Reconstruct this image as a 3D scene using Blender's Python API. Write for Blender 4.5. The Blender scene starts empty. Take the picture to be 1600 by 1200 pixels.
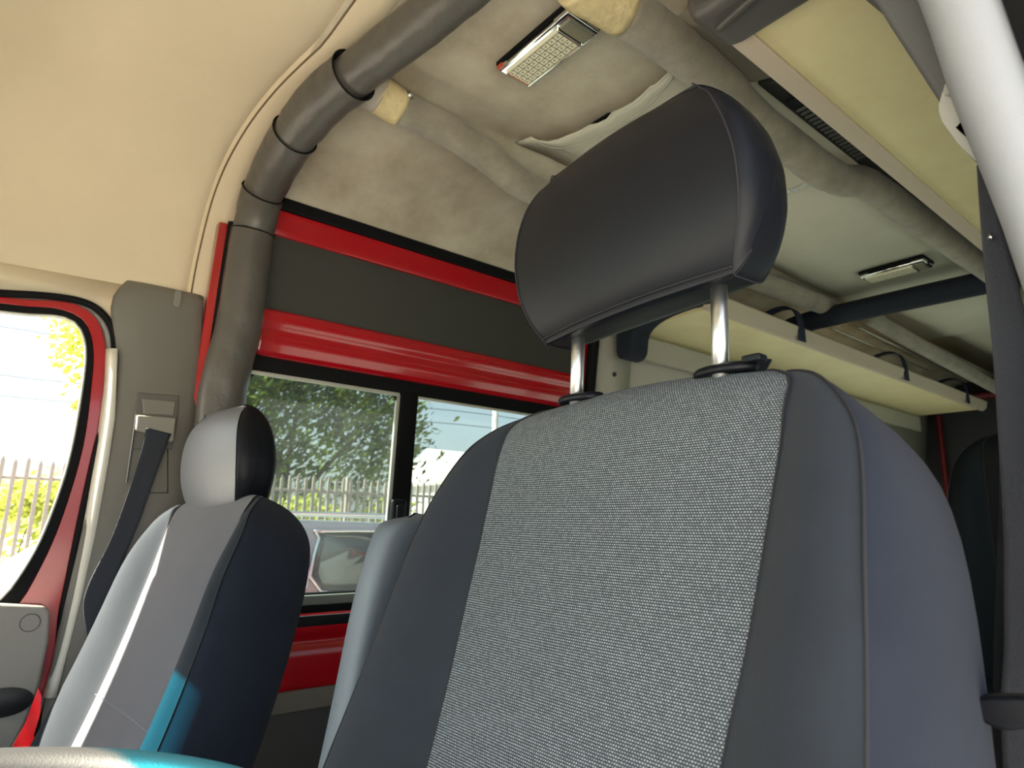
import bpy, bmesh, math, random
from mathutils import Vector, Matrix
random.seed(7)
sc = bpy.context.scene
R = math.radians

# ------------------------------------------------------------------ camera, world, sun, exposure
FPX = 1013.0                                   # focal length in pixels of the 1600 px frame
def nrm(v): return Vector(v).normalized()
VY = nrm((1280, 242, FPX)); VX = -nrm((-840, 205, FPX))
VZ = VX.cross(VY).normalized()
if VZ.y > 0: VZ = -VZ
VX = VY.cross(VZ).normalized()
if VX.x < 0: VX = -VX
CAM = Vector((0.90, -0.65, 0.94))
cam_d = bpy.data.cameras.new('camera'); cam = bpy.data.objects.new('camera', cam_d)
sc.collection.objects.link(cam)
right = Vector((VX.x, VY.x, VZ.x)); down = Vector((VX.y, VY.y, VZ.y)); fwd = Vector((VX.z, VY.z, VZ.z))
m = Matrix.Identity(4)
for i in range(3):
    m[i][0] = right[i]; m[i][1] = -down[i]; m[i][2] = -fwd[i]; m[i][3] = CAM[i]
cam.matrix_world = m
cam_d.sensor_width = 36; cam_d.lens = FPX / 1600 * 36; cam_d.clip_start = .02; cam_d.clip_end = 300
cam_d.dof.use_dof = True; cam_d.dof.focus_distance = .85; cam_d.dof.aperture_fstop = 9
sc.camera = cam

SUN_DIR = Vector((1.0, 2.9, -2.6)).normalized()
w = bpy.data.worlds.new('world'); sc.world = w; w.use_nodes = True
nt = w.node_tree; bg = nt.nodes['Background']
sky = nt.nodes.new('ShaderNodeTexSky'); sky.sky_type = 'NISHITA'; sky.sun_disc = False
sky.sun_elevation = R(40); sky.sun_rotation = math.atan2(-SUN_DIR.x, -SUN_DIR.y)
sky.air_density = 1.0; sky.dust_density = 4.0; sky.ozone_density = 1.0
hz = nt.nodes.new('ShaderNodeMix'); hz.data_type = 'RGBA'; hz.inputs[0].default_value = .55
hz.inputs[7].default_value = (2.3, 2.25, 2.15, 1)
nt.links.new(sky.outputs[0], hz.inputs[6]); nt.links.new(hz.outputs[2], bg.inputs[0]); bg.inputs[1].default_value = 0.42
sd = bpy.data.lights.new('sun', 'SUN'); sd.energy = 30; sd.angle = R(.6); sd.color = (1, .90, .72)
so = bpy.data.objects.new('sun', sd); sc.collection.objects.link(so)
so.rotation_euler = SUN_DIR.to_track_quat('-Z', 'Y').to_euler()
sc.view_settings.view_transform = 'Standard'; sc.view_settings.look = 'None'
sc.view_settings.gamma = 1; sc.view_settings.use_curve_mapping = False
sc.view_settings.exposure = 0.90
try:
    sc.cycles.use_denoising = True
    sc.cycles.max_bounces = 14; sc.cycles.diffuse_bounces = 7; sc.cycles.transparent_max_bounces = 16
    sc.cycles.sample_clamp_indirect = 12
except Exception: pass

def at(px, py, x=None, y=None, z=None):
    """point of the van seen at a pixel, on a plane of constant x, y or z"""
    r = Vector(((px-800)/FPX, (py-600)/FPX, 1))
    d = Vector((r.dot(VX), r.dot(VY), r.dot(VZ)))
    if x is not None: t = (x-CAM.x)/d.x
    elif y is not None: t = (y-CAM.y)/d.y
    else: t = (z-CAM.z)/d.z
    return CAM + d*t

def pix0(pts, x): return [at(px, py, x=x) for px, py in pts]

# ------------------------------------------------------------------ materials
MT = {}
def mat(name, col, rough=.6, metal=0, bump=0, bscale=200, var=0, vscale=4, coat=0, spec=.5, sheen=0, stretch=None, bdist=.002, col2=None):
    if name in MT: return MT[name]
    m = bpy.data.materials.new(name); m.use_nodes = True; N = m.node_tree.nodes; L = m.node_tree.links
    b = N['Principled BSDF']
    b.inputs['Base Color'].default_value = (*col, 1); b.inputs['Roughness'].default_value = rough
    b.inputs['Metallic'].default_value = metal; b.inputs['Coat Weight'].default_value = coat
    b.inputs['Coat Roughness'].default_value = .08
    b.inputs['Specular IOR Level'].default_value = spec
    if sheen: b.inputs['Sheen Weight'].default_value = sheen; b.inputs['Sheen Roughness'].default_value = .5
    tc = N.new('ShaderNodeTexCoord'); src = tc.outputs['Object']
    if stretch:
        mp = N.new('ShaderNodeMapping'); mp.inputs['Scale'].default_value = stretch
        L.new(src, mp.inputs[0]); src = mp.outputs[0]
    if bump:
        n = N.new('ShaderNodeTexNoise'); n.inputs['Scale'].default_value = bscale; n.inputs['Detail'].default_value = 4
        L.new(src, n.inputs['Vector'])
        bp = N.new('ShaderNodeBump'); bp.inputs['Strength'].default_value = bump; bp.inputs['Distance'].default_value = bdist
        L.new(n.outputs[0], bp.inputs['Height']); L.new(bp.outputs[0], b.inputs['Normal'])
    if var:
        n2 = N.new('ShaderNodeTexNoise'); n2.inputs['Scale'].default_value = vscale; n2.inputs['Detail'].default_value = 6
        n2.inputs['Roughness'].default_value = .65
        L.new(tc.outputs['Object'], n2.inputs['Vector'])
        mx = N.new('ShaderNodeMix'); mx.data_type = 'RGBA'
        rp = N.new('ShaderNodeMapRange'); rp.inputs[1].default_value = .35; rp.inputs[2].default_value = .65
        L.new(n2.outputs[0], rp.inputs[0]); L.new(rp.outputs[0], mx.inputs[0])
        c2 = col2 or tuple(max(0, c*(1-var)) for c in col)
        mx.inputs[6].default_value = (*c2, 1); mx.inputs[7].default_value = (*col, 1)
        L.new(mx.outputs[2], b.inputs['Base Color'])
    MT[name] = m; return m

liner = mat('headliner_cloth', (.72, .62, .45), .95, bump=.5, bscale=900, var=.06, vscale=3, spec=.15, bdist=.0012)
liner_rear = mat('rear_headliner_cloth', (.60, .55, .44), .95, bump=.5, bscale=900, var=.28, vscale=5, spec=.15, bdist=.0012, col2=(.42, .36, .27))
liner_panel = mat('rear_headliner_panel', (.62, .59, .48), .8, bump=.2, bscale=500, var=.1, vscale=3, spec=.3)
wrap = mat('vinyl_wrap', (.092, .084, .076), .40, bump=1, bscale=14, var=.15, vscale=6, bdist=.007, stretch=(1, 1, 1))
tanfab = mat('brushed_tan_fabric', (.36, .32, .255), .95, bump=.6, bscale=400, var=.3, vscale=12, spec=.1, sheen=.3)
tape = mat('masking_tape', (.74, .60, .33), .6, bump=.9, bscale=60, var=.25, vscale=25, bdist=.004)
greyclo = mat('grey_cloth_tape', (.42, .38, .33), .9, bump=.5, bscale=120)
redp = mat('red_paint', (.42, .003, .010), .22, coat=.7, bump=.05, bscale=8)
plgrey = mat('grey_plastic', (.20, .19, .165), .55, bump=.25, bscale=900, spec=.35)
pltrim = mat('light_grey_plastic', (.44, .42, .37), .5, bump=.25, bscale=900, spec=.4)
plwhite = mat('pale_pillar_plastic', (.27, .285, .31), .5, bump=.2, bscale=900, spec=.4)
pldark = mat('dark_grey_plastic', (.034, .036, .040), .5, bump=.25, bscale=700)
insertm = mat('charcoal_door_board', (.048, .048, .042), .75, bump=.2, bscale=300, spec=.25)
rubber = mat('black_rubber', (.005, .005, .006), .6, spec=.12)
blackp = mat('black_plastic', (.004, .005, .008), .4, spec=.2)
foam = mat('navy_black_foam', (.010, .014, .026), .85, bump=.5, bscale=200)
slate = mat('slate_seat_cloth', (.026, .031, .040), .95, bump=.7, bscale=1300, var=.18, vscale=9, spec=.10, sheen=.06, bdist=.0008)
slate_side = mat('slate_seat_side_cloth', (.021, .026, .040), .95, bump=.7, bscale=1300, var=.2, vscale=7, spec=.08, sheen=.04, bdist=.0008)
leather = mat('black_leatherette', (.0045, .0055, .009), .46, bump=.3, bscale=18, bdist=.003, spec=.22)
leather_sheen = mat('leatherette_painted_sheen', (.13, .138, .155), .42, bump=.3, bscale=18, bdist=.003, spec=.45)  # paler leatherette: sky glare on the passenger headrest front put into the colour
thread = mat('dark_thread', (.008, .008, .012), .8)
wthread = mat('pale_thread', (.35, .37, .4), .8)
chrome = mat('brushed_steel', (.75, .76, .75), .34, 1, bump=.2, bscale=60, var=.15, vscale=40)
chrome2 = mat('chrome', (.8, .8, .78), .1, 1)
cream = mat('cream_shelf_board', (.86, .76, .44), .55, bump=.1, bscale=60, var=.2, vscale=5, col2=(.78, .66, .37))
lipm = mat('beige_shelf_edge', (.60, .50, .39), .6, bump=.2, bscale=200)
belt = mat('seat_belt_webbing', (.014, .018, .030), .6, bump=.6, bscale=500, sheen=.1, stretch=(4, 4, .6))
carpet = mat('dark_floor', (.03, .03, .032), .9, bump=.5, bscale=200)
vinyl_dark = mat('dark_vinyl_seat', (.004, .006, .008), .55, bump=.3, bscale=60, spec=.15)
concrete = mat('asphalt', (.50, .50, .48), .95, bump=.4, bscale=20, var=.3, vscale=1.5)
fencem = mat('fence_metal', (.20, .17, .15), .7)
carp = mat('silver_car_paint', (.42, .44, .46), .3, .6, coat=.5)
carg = mat('car_window_glass', (.02, .025, .03), .05, spec=.8)
white_w = mat('white_render_wall', (.42, .42, .41), .9, bump=.3, bscale=30)
rooft = mat('grey_roof_tile', (.34, .32, .31), .9, bump=.6, bscale=15)
bark = mat('bark', (.10, .075, .05), .95, bump=.8, bscale=20, bdist=.02)
armr = mat('slate_blue_armrest_plastic', (.10, .125, .15), .42, bump=.35, bscale=1000, spec=.6)
lens_m = mat('pale_lamp_lens', (.78, .74, .55), .35, spec=.6)
lens_g = mat('smoked_lamp_lens', (.20, .19, .13), .3)
redp2 = mat('red_lens_stripe', (.6, .06, .03), .4)

def weave():
    m = bpy.data.materials.new('woven_seat_textile'); m.use_nodes = True; N = m.node_tree.nodes; L = m.node_tree.links
    b = N['Principled BSDF']; b.inputs['Roughness'].default_value = .85; b.inputs['Specular IOR Level'].default_value = .25
    uv = N.new('ShaderNodeUVMap'); uv.uv_map = 'UVMap'
    br = N.new('ShaderNodeTexBrick'); br.offset = .5; br.squash = 1
    br.inputs['Scale'].default_value = 1
    br.inputs['Color1'].default_value = (.28, .32, .345, 1); br.inputs['Color2'].default_value = (.165, .19, .21, 1)
    br.inputs['Mortar'].default_value = (.014, .016, .020, 1)
    br.inputs['Mortar Size'].default_value = .00052; br.inputs['Mortar Smooth'].default_value = .15
    br.inputs['Brick Width'].default_value = .0027; br.inputs['Row Height'].default_value = .00235
    L.new(uv.outputs[0], br.inputs['Vector']); L.new(br.outputs['Color'], b.inputs['Base Color'])
    bp = N.new('ShaderNodeBump'); bp.inputs['Strength'].default_value = .4; bp.inputs['Distance'].default_value = .0008; bp.invert = True
    L.new(br.outputs['Fac'], bp.inputs['Height']); L.new(bp.outputs[0], b.inputs['Normal'])
    return m
weavem = weave()

def glass(name, col, gloss=.06, dirt=0.0):
    m = bpy.data.materials.new(name); m.use_nodes = True; N = m.node_tree.nodes; L = m.node_tree.links
    N.remove(N['Principled BSDF']); out = N['Material Output']
    t = N.new('ShaderNodeBsdfTransparent'); t.inputs[0].default_value = (*col, 1)
    g = N.new('ShaderNodeBsdfGlossy'); g.inputs['Roughness'].default_value = .02
    mx = N.new('ShaderNodeMixShader'); mx.inputs[0].default_value = gloss
    L.new(t.outputs[0], mx.inputs[1]); L.new(g.outputs[0], mx.inputs[2]); last = mx
    if dirt:
        d = N.new('ShaderNodeBsdfDiffuse'); d.inputs[0].default_value = (.6, .68, .66, 1)
        tc = N.new('ShaderNodeTexCoord'); n = N.new('ShaderNodeTexNoise'); n.inputs['Scale'].default_value = 6
        mp = N.new('ShaderNodeMapRange'); mp.inputs[1].default_value = .3; mp.inputs[2].default_value = .8
        mp.inputs[3].default_value = dirt*.4; mp.inputs[4].default_value = dirt*1.6
        L.new(tc.outputs['Object'], n.inputs['Vector']); L.new(n.outputs[0], mp.inputs[0])
        tr = N.new('ShaderNodeBsdfTranslucent'); tr.inputs[0].default_value = (.6, .72, .7, 1)
        ad = N.new('ShaderNodeMixShader'); L.new(d.outputs[0], ad.inputs[1]); L.new(tr.outputs[0], ad.inputs[2])
        m2 = N.new('ShaderNodeMixShader'); L.new(mp.outputs[0], m2.inputs[0])
        L.new(mx.outputs[0], m2.inputs[1]); L.new(ad.outputs[0], m2.inputs[2]); last = m2
    L.new(last.outputs[0], out.inputs[0]); return m
glass_side = glass('tinted_window_glass', (.27, .34, .33), .03, .03)
glass_clear = glass('clear_window_glass', (.90, .93, .92), .04)
glass_teal = glass('teal_shade_band_glass', (.0, .42, .60), .04)

def leafmat(name, c1, c2):
    m = bpy.data.materials.new(name); m.use_nodes = True; N = m.node_tree.nodes; L = m.node_tree.links
    N.remove(N['Principled BSDF']); out = N['Material Output']
    oi = N.new('ShaderNodeTexCoord'); n = N.new('ShaderNodeTexNoise'); n.inputs['Scale'].default_value = 1.6
    L.new(oi.outputs['Object'], n.inputs['Vector'])
    mx = N.new('ShaderNodeMix'); mx.data_type = 'RGBA'; mx.inputs[6].default_value = (*c1, 1); mx.inputs[7].default_value = (*c2, 1)
    mp = N.new('ShaderNodeMapRange'); mp.inputs[1].default_value = .4; mp.inputs[2].default_value = .6
    L.new(n.outputs[0], mp.inputs[0]); L.new(mp.outputs[0], mx.inputs[0])
    d = N.new('ShaderNodeBsdfDiffuse'); t = N.new('ShaderNodeBsdfTranslucent'); s = N.new('ShaderNodeMixShader'); s.inputs[0].default_value = .5
    L.new(mx.outputs[2], d.inputs[0]); L.new(mx.outputs[2], t.inputs[0]); L.new(d.outputs[0], s.inputs[1]); L.new(t.outputs[0], s.inputs[2])
    L.new(s.outputs[0], out.inputs[0]); return m
leaf_y = leafmat('sunlit_leaf', (.30, .36, .05), (.42, .44, .08))
leaf_d = leafmat('dark_leaf', (.03, .055, .02), (.15, .20, .04))

# ------------------------------------------------------------------ builders
def link(o, parent=None):
    sc.collection.objects.link(o)
    if parent is not None: o.parent = parent
    return o
def empty(name, loc=(0, 0, 0)):
    o = bpy.data.objects.new(name, None); o.location = loc; o.empty_display_size = .1
    link(o); return o
def tag(o, label, cat, group=None):
    o['label'] = label; o['category'] = cat
    if group: o['group'] = group
    return o
def struct(o): o['kind'] = 'structure'; return o
def meshobj(name, V, F, mat_, parent=None, smooth=True, bevel=0, subsurf=0, solid=0, auto=None, segs=3, solid_off=-1):
    me = bpy.data.meshes.new(name)
    base = Vector((0, 0, 0))
    p = parent; 
    while p is not None: base += p.location; p = p.parent
    me.from_pydata([tuple(Vector(v)-base) for v in V], [], F); me.update()
    bm = bmesh.new(); bm.from_mesh(me); bmesh.ops.recalc_face_normals(bm, faces=bm.faces); bm.to_mesh(me); bm.free()
    me.materials.append(mat_)
    o = bpy.data.objects.new(name, me); link(o, parent)
    if smooth:
        for q in me.polygons: q.use_smooth = True
    if solid:
        md = o.modifiers.new('solid', 'SOLIDIFY'); md.thickness = solid; md.offset = solid_off
    if bevel:
        md = o.modifiers.new('bevel', 'BEVEL'); md.width = bevel; md.segments = segs; md.limit_method = 'ANGLE'; md.angle_limit = R(35)
        md.harden_normals = False
    if subsurf:
        md = o.modifiers.new('sub', 'SUBSURF'); md.levels = subsurf; md.render_levels = subsurf
    if auto is not None or (smooth and bevel and not subsurf):
        try: me.set_sharp_from_angle(angle=R(auto or 40))
        except Exception: pass
    return o
def box(name, c, s, mat_, parent=None, bevel=.003, rot=None, **k):
    V = []; F = [(0, 1, 3, 2), (4, 6, 7, 5), (0, 4, 5, 1), (2, 3, 7, 6), (0, 2, 6, 4), (1, 5, 7, 3)]
    M = rot or Matrix.Identity(3)
    for i in (-1, 1):
        for j in (-1, 1):
            for l in (-1, 1):
                V.append(Vector(c) + M @ Vector((i*s[0]/2, j*s[1]/2, l*s[2]/2)))
    return meshobj(name, V, F, mat_, parent, bevel=bevel, **k)
def prism(name, poly, vec, mat_, parent=None, bevel=.002, **k):
    """closed planar polygon (3d points) pushed along vec"""
    n = len(poly); V = [Vector(p) for p in poly] + [Vector(p)+Vector(vec) for p in poly]
    F = [tuple(range(n)), tuple(range(2*n-1, n-1, -1))] + [(i, (i+1) % n, n+(i+1) % n, n+i) for i in range(n)]
    return meshobj(name, V, F, mat_, parent, bevel=bevel, **k)
def crom(P, n=8, closed=False):
    P = [Vector(p) for p in P]; out = []; N = len(P)
    rng = range(N if closed else N-1)
    for i in rng:
        if closed: a, b, c, d = P[i-1], P[i], P[(i+1) % N], P[(i+2) % N]
        else: a, b, c, d = P[max(i-1, 0)], P[i], P[i+1], P[min(i+2, N-1)]
        for j in range(n):
            t = j/n
            out.append(.5*((2*b)+(c-a)*t+(2*a-5*b+4*c-d)*t*t+(3*b-a-3*c+d)*t**3))
    if not closed: out.append(P[-1])
    return out
def tube(name, pts, r, mat_, parent=None, seg=16, n=8, closed=False, smooth_path=True, flat=1.0, wob=0, cap=True):
    P = crom(pts, n, closed) if smooth_path else [Vector(p) for p in pts]
    N = len(P); V = []; F = []
    rr = r if callable(r) else (lambda t: r)
    T0 = (P[1]-P[0]).normalized(); up = Vector((0, 0, 1)) if abs(T0.z) < .9 else Vector((1, 0, 0))
    nv = (up - T0*up.dot(T0)).normalized()
    for i, p in enumerate(P):
        if closed: T = (P[(i+1) % N]-P[i-1]).normalized()
        else: T = (P[min(i+1, N-1)]-P[max(i-1, 0)]).normalized()
        nv = (nv - T*nv.dot(T)).normalized(); bv = T.cross(nv)
        q = rr(i/max(1, N-1))
        for k in range(seg):
            a = 2*math.pi*k/seg
            ww = 1 + (wob*math.sin(3*a+i*.9)*math.sin(i*.37+1) if wob else 0)
            V.append(p + (nv*math.cos(a)*flat + bv*math.sin(a))*q*ww)
    for i in range(N if closed else N-1):
        for k in range(seg):
            a = i*seg+k; b = i*seg+(k+1) % seg; j = ((i+1) % N)*seg
            F.append((a, b, j+(k+1) % seg, j+k))
    if cap and not closed:
        F.append(tuple(range(seg-1, -1, -1))); F.append(tuple((N-1)*seg+k for k in range(seg)))
    return meshobj(name, V, F, mat_, parent)
def grid(name, rows, mat_, parent=None, closed=False, **k):
    V = [p for r_ in rows for p in r_]; nc = len(rows[0]); F = []
    for i in range(len(rows)-1):
        for j in range(nc if closed else nc-1):
            j2 = (j+1) % nc
            F.append((i*nc+j, i*nc+j2, (i+1)*nc+j2, (i+1)*nc+j))
    return meshobj(name, V, F, mat_, parent, **k)
def ribbon(name, A, B, mat_, parent=None, thick=.0018, n=6):
    A = crom(A, n); B = crom(B, n); rows = []
    for a, b in zip(A, B): rows.append([a.lerp(b, t/6) for t in range(7)])
    return grid(name, rows, mat_, parent, solid=thick, solid_off=0)
def cyl(name, a, b, r, mat_, parent=None, seg=20, bevel=0):
    return tube(name, [a, b], r, mat_, parent, seg=seg, n=1)
def loop_strip(name, outer, inner, vec, mat_, parent=None, **k):
    """flat band between two equally long pixel-free polylines, pushed along vec"""
    n = len(outer); V = []
    for s in (Vector((0, 0, 0)), Vector(vec)):
        V += [Vector(p)+s for p in outer] + [Vector(p)+s for p in inner]
    F = []
    for i in range(n-1):
        F.append((i, i+1, n+i+1, n+i)); F.append((2*n+i, 3*n+i, 3*n+i+1, 2*n+i+1))
        F.append((i, 2*n+i, 2*n+i+1, i+1)); F.append((n+i, n+i+1, 3*n+i+1, 3*n+i))
    F.append((0, n, 3*n, 2*n)); F.append((n-1, 3*n-1, 4*n-1, 2*n-1))
    return meshobj(name, V, F, mat_, parent, bevel=.0015, **k)
def resample(P, n):
    P = [Vector(p) for p in P]; L = [0]
    for a, b in zip(P, P[1:]): L.append(L[-1]+(b-a).length)
    out = []
    for i in range(n):
        s = L[-1]*i/(n-1); j = 0
        while j < len(P)-2 and L[j+1] < s: j += 1
        t = (s-L[j])/max(1e-9, L[j+1]-L[j]); out.append(P[j].lerp(P[j+1], min(1, t)))
    return out
def lerp_tab(tab, x):
    if x <= tab[0][0]: return tab[0][1]
    for (a, b), (c, d) in zip(tab, tab[1:]):
        if x <= c: return b+(d-b)*(x-a)/(c-a)
    return tab[-1][1]

# ------------------------------------------------------------------ van shell
CEIL = [(-.862, 1.46), (-.86, 1.52), (-.845, 1.62), (-.80, 1.76), (-.72, 1.855), (-.58, 1.925), (-.38, 1.957), (0, 1.965), (.38, 1.957), (.58, 1.925), (.72, 1.855), (.80, 1.76), (.845, 1.62), (.86, 1.52), (.862, 1.46)]
def profile(n=6, lo=0, hi=None):
    return [(p.x, p.z) for p in crom([(x, 0, z) for x, z in CEIL[lo:hi]], n)]
# rear headliner: from above the sliding door to the back
pr = profile(6, 3, 12)
pr = [(x, z) for x, z in pr]
rows = []
for k in range(12):
    y = -.22 + (4.5+.22)*k/11
    rows.append([Vector((x, y, z)) for x, z in pr])
ce = struct(grid('ceiling', rows, liner_rear, solid=.03, solid_off=1))
# cab headliner, wraps down to the door tops
rows = []
pf = profile(7)
for k in range(15):
    t = k/14
    row = []
    for x, z in pf:
        s = 1-abs(x)/.86                       # 0 at the sides, 1 at the middle
        yb = -.30 + .09*min(1, s*1.6)
        y = yb + (-1.06-yb)*t
        zz = z
        if t > .45: zz = z - max(0, z-1.40)*((t-.45)/.55)**1.6
        # soft vertical fold above the pillar
        xx = x
        row.append(Vector((xx, y, zz)))
    rows.append(row)
cab = struct(grid('ceiling', rows, liner, solid=.03, solid_off=1, subsurf=1))
# rolled rear edge of the cab headliner (strip behind the seam)
rows = []
for (dy, dz) in ((-.03, .022), (-.006, .006), (0, -.001), (.012, -.004), (.035, -.006), (.06, -.004), (.075, .004), (.08, .02)):
    row = []
    for x, z in pf:
        s = 1-abs(x)/.86
        cx = Vector((x, 0, z-1.3)); nn = cx.normalized()
        row.append(Vector((x, -.298+.09*min(1, s*1.6)+dy, z)) + nn*(dz+.001))
    rows.append(row)
struct(grid('trim_1', rows, liner, solid=.004, solid_off=0))
seam = [Vector((x*.9985, -.299+.09*min(1, (1-abs(x)/.86)*1.6), z-.0015)) for x, z in pf]
o = tube('trim_2', seam, .0022, mat('seam_brown', (.16, .11, .06), .9), seg=6, smooth_path=False); struct(o)

# windscreen with header, dash and pillars (in front of the camera's back)
struct(box('trim_3', (0, -1.065, 1.385), (1.70, .05, .08), liner, bevel=.01))
HY, HZ = -1.06, 1.345
def ws(t): return (HY-.80*t, HZ-.60*t)
ya, za = ws(0); yb, zb = ws(.12); yc, zc = ws(1)
wn = empty('window_1'); struct(wn)
BT = [(-.72, .24), (-.05, .15), (.10, .085), (.72, .085)]
grid('glass_pane', [[(x, *ws(t)) for x, t in BT], [(x*1.1, yc, zc) for x, t in BT]], glass_clear, wn, smooth=False)
grid('shade_band', [[(x, ya, za) for x, t in BT], [(x, *ws(t)) for x, t in BT]], glass_teal, wn, smooth=False)
for s in (-1, 1):
    prism('trim_4' if s < 0 else 'trim_5', [(s*.66, HY+.04, HZ+.03), (s*.90, HY+.04, HZ+.03), (s*.92, yc, zc), (s*.78, yc, zc)], (0, .05, .02), pltrim, bevel=.01)
    struct(bpy.context.scene.objects['trim_4' if s < 0 else 'trim_5'])
prism('dashboard', [(-.86, -1.30, .78), (-.86, -1.85, .90), (-.86, -1.85, .0), (-.86, -1.35, .0), (-.86, -1.22, .62)], (1.72, 0, 0), pldark, bevel=.03)
tag(sc.objects['dashboard'], 'dark grey dashboard under the windscreen in front of the seats', 'dashboard')

# added panel, out of view, that cuts the sun falling on the passenger seat
sv = empty('sun_blocker', (-.70, -1.03, 1.36)); tag(sv, 'beige panel added out of view at the passenger side front pillar to block sun', 'sun blocker')
box('blocker_panel', (-.69, -1.03, 1.17), (.29, .018, .32), liner, sv, bevel=.008)
# outer roof skin
rk = crom([(x*1.035, 0, z+.05) for x, z in CEIL[2:-2]], 4)
struct(grid('trim_19', [[(p.x, y, p.z) for p in rk] for y in (-1.10, .5, 2.5, 4.6)], redp, solid=.004))
for s_ in (-1, 1):
    struct(box('trim_20' if s_ < 0 else 'trim_21', (s_*.893, -.66, 1.57), (.012, .92, .20), redp, bevel=0))
hl = [Vector((-.870, -1.06, 1.475)), Vector((-.870, -1.06, 1.425))] + pix0([(0, 456), (80, 460), (130, 469), (158, 485), (176, 510)], -.870) + pix0([(190, 500), (196, 470), (200, 448)], -.870)
struct(prism('trim_22', hl, (.010, 0, 0), liner, bevel=0))
struct(box('floor', (0, 1.5, -.03), (1.76, 6.2, .06), carpet))
# body side around the sliding door, passenger side
def xw(z):
    return lerp_tab([(-.1, -.87), (.75, -.855), (1.31, -.825), (1.48, -.81), (1.80, -.765), (2.0, -.70)], z)
def wallstrip(name, y0, y1, z0, z1, mat_, parent=None, th=.02, off=0.0, bevel=.004, ny=1, nz=4, **k):
    V = []; rows = []
    for i in range(nz+1):
        z = z0+(z1-z0)*i/nz
        rows.append([(xw(z)+off, y0+(y1-y0)*j/ny, z) for j in range(ny+1)])
    return grid(name, rows, mat_, parent, solid=th, solid_off=-1 if False else 1, bevel=bevel, **k)
# outer skin behind everything on this side (keeps light out), left open at the windows
def skin(name, y0, y1, z0, z1, sgn=-1, mat_=redp):
    rows = []
    for i in range(5):
        z = z0+(z1-z0)*i/4
        rows.append([(-sgn*(xw(z)-.045), y0, z), (-sgn*(xw(z)-.045), y1, z)])
    return rows
wl = empty('wall_left'); struct(wl)
def wl_part(name, y0, y1, z0, z1, mat_, off=-.045, th=.01):
    rows = [[(xw(z0+(z1-z0)*i/4)+off, y0, z0+(z1-z0)*i/4), (xw(z0+(z1-z0)*i/4)+off, y1, z0+(z1-z0)*i/4)] for i in range(5)]
    return grid(name, rows, mat_, wl, solid=th, solid_off=0)
wl_part('body_panel', -.24, 4.5, -.1, .70, redp); wl_part('body_panel', -.24, 4.5, 1.36, 1.99, redp)
wl_part('body_panel', 1.02, 1.40, .70, 1.36, redp); wl_part('body_panel', 2.60, 2.78, .70, 1.36, redp); wl_part('body_panel', 4.1, 4.5, .70, 1.36, redp)
wl_part('pillar', -.27, -.165, .0, 1.69, redp, off=-.012, th=.03)
# beige inner panels behind the sliding door
wl_part('pillar_panel', 1.14, 1.33, .30, 1.80, pltrim, off=.0, th=.016)
wl_part('side_panel', 1.335, 4.5, 1.36, 1.80, pltrim, off=-.006, th=.016)
wl_part('side_panel', 1.335, 4.5, -.02, .72, pltrim, off=-.006, th=.016)
o = cyl('screw', at(960, 585, x=-.79)-Vector((.012, 0, 0)), at(960, 585, x=-.79)+Vector((.004, 0, 0)), .009, pldark, wl)
for i, (a, b) in enumerate(((1.40, 2.60), (2.78, 4.1))):
    o = struct(grid('window_%d' % (2+i), [[(xw(z)-.04, a, z), (xw(z)-.04, b, z)] for z in (.70, 1.36)], glass_side, smooth=False))
# right side of the van behind the driver
wr = empty('wall_right'); struct(wr)
def wr_part(name, y0, y1, z0, z1, mat_, off=0):
    rows = [[(-xw(z0+(z1-z0)*i/4)+off, y0, z0+(z1-z0)*i/4), (-xw(z0+(z1-z0)*i/4)+off, y1, z0+(z1-z0)*i/4)] for i in range(5)]
    return grid(name, rows, mat_, wr, solid=.02, solid_off=0)
wr_part('side_panel', .02, 4.5, -.1, .72, pltrim, .0); wr_part('side_panel', .02, 4.5, 1.36, 2.0, pltrim, .0)
wr_part('side_panel', .02, .40, .72, 1.36, pltrim); wr_part('side_panel', 1.5, 1.7, .72, 1.36, pltrim); wr_part('side_panel', 3.0, 3.1, .72, 1.36, pltrim); wr_part('side_panel', 4.2, 4.5, .72, 1.36, pltrim)
for i, (a, b) in enumerate(((.40, 1.5), (1.7, 3.0), (3.1, 4.2))):
    struct(grid('window_%d' % (4+i), [[(-xw(z)+.01, a, z), (-xw(z)+.01, b, z)] for z in (.72, 1.36)], glass_side, smooth=False))
# back of the van
wb = empty('wall_back'); struct(wb)
box('door_panel', (0, 4.53, .95), (1.8, .04, 2.1), mat('back_door_board', (.02, .02, .024), .8), wb)
box('header', (0, 4.46, 1.835), (1.50, .08, .045), mat('dark_red_post', (.12, .005, .010), .5), wb, bevel=.02)
for s in (-1, 1): box('door_post', (s*.70, 4.47, 1.2), (.03, .06, 1.3), mat('dark_red_post', (.05, .003, .006), .5), wb, bevel=.015)
box('centre_post', (0, 4.47, 1.0), (.10, .06, 1.7), pldark, wb, bevel=.015)

# ------------------------------------------------------------------ sliding door
sdr = empty('door_1', (-.84, .45, .0)); struct(sdr)
Y0, Y1 = -.165, 1.06
struct(wallstrip('trim_6', Y0-.05, Y1+.06, 1.764, 1.80, rubber, None, th=.012, off=.012))   # black seal above the door
wallstrip('upper_rail', Y0, Y1, 1.695, 1.766, redp, sdr, th=.02, off=.006, nz=3)
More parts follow.
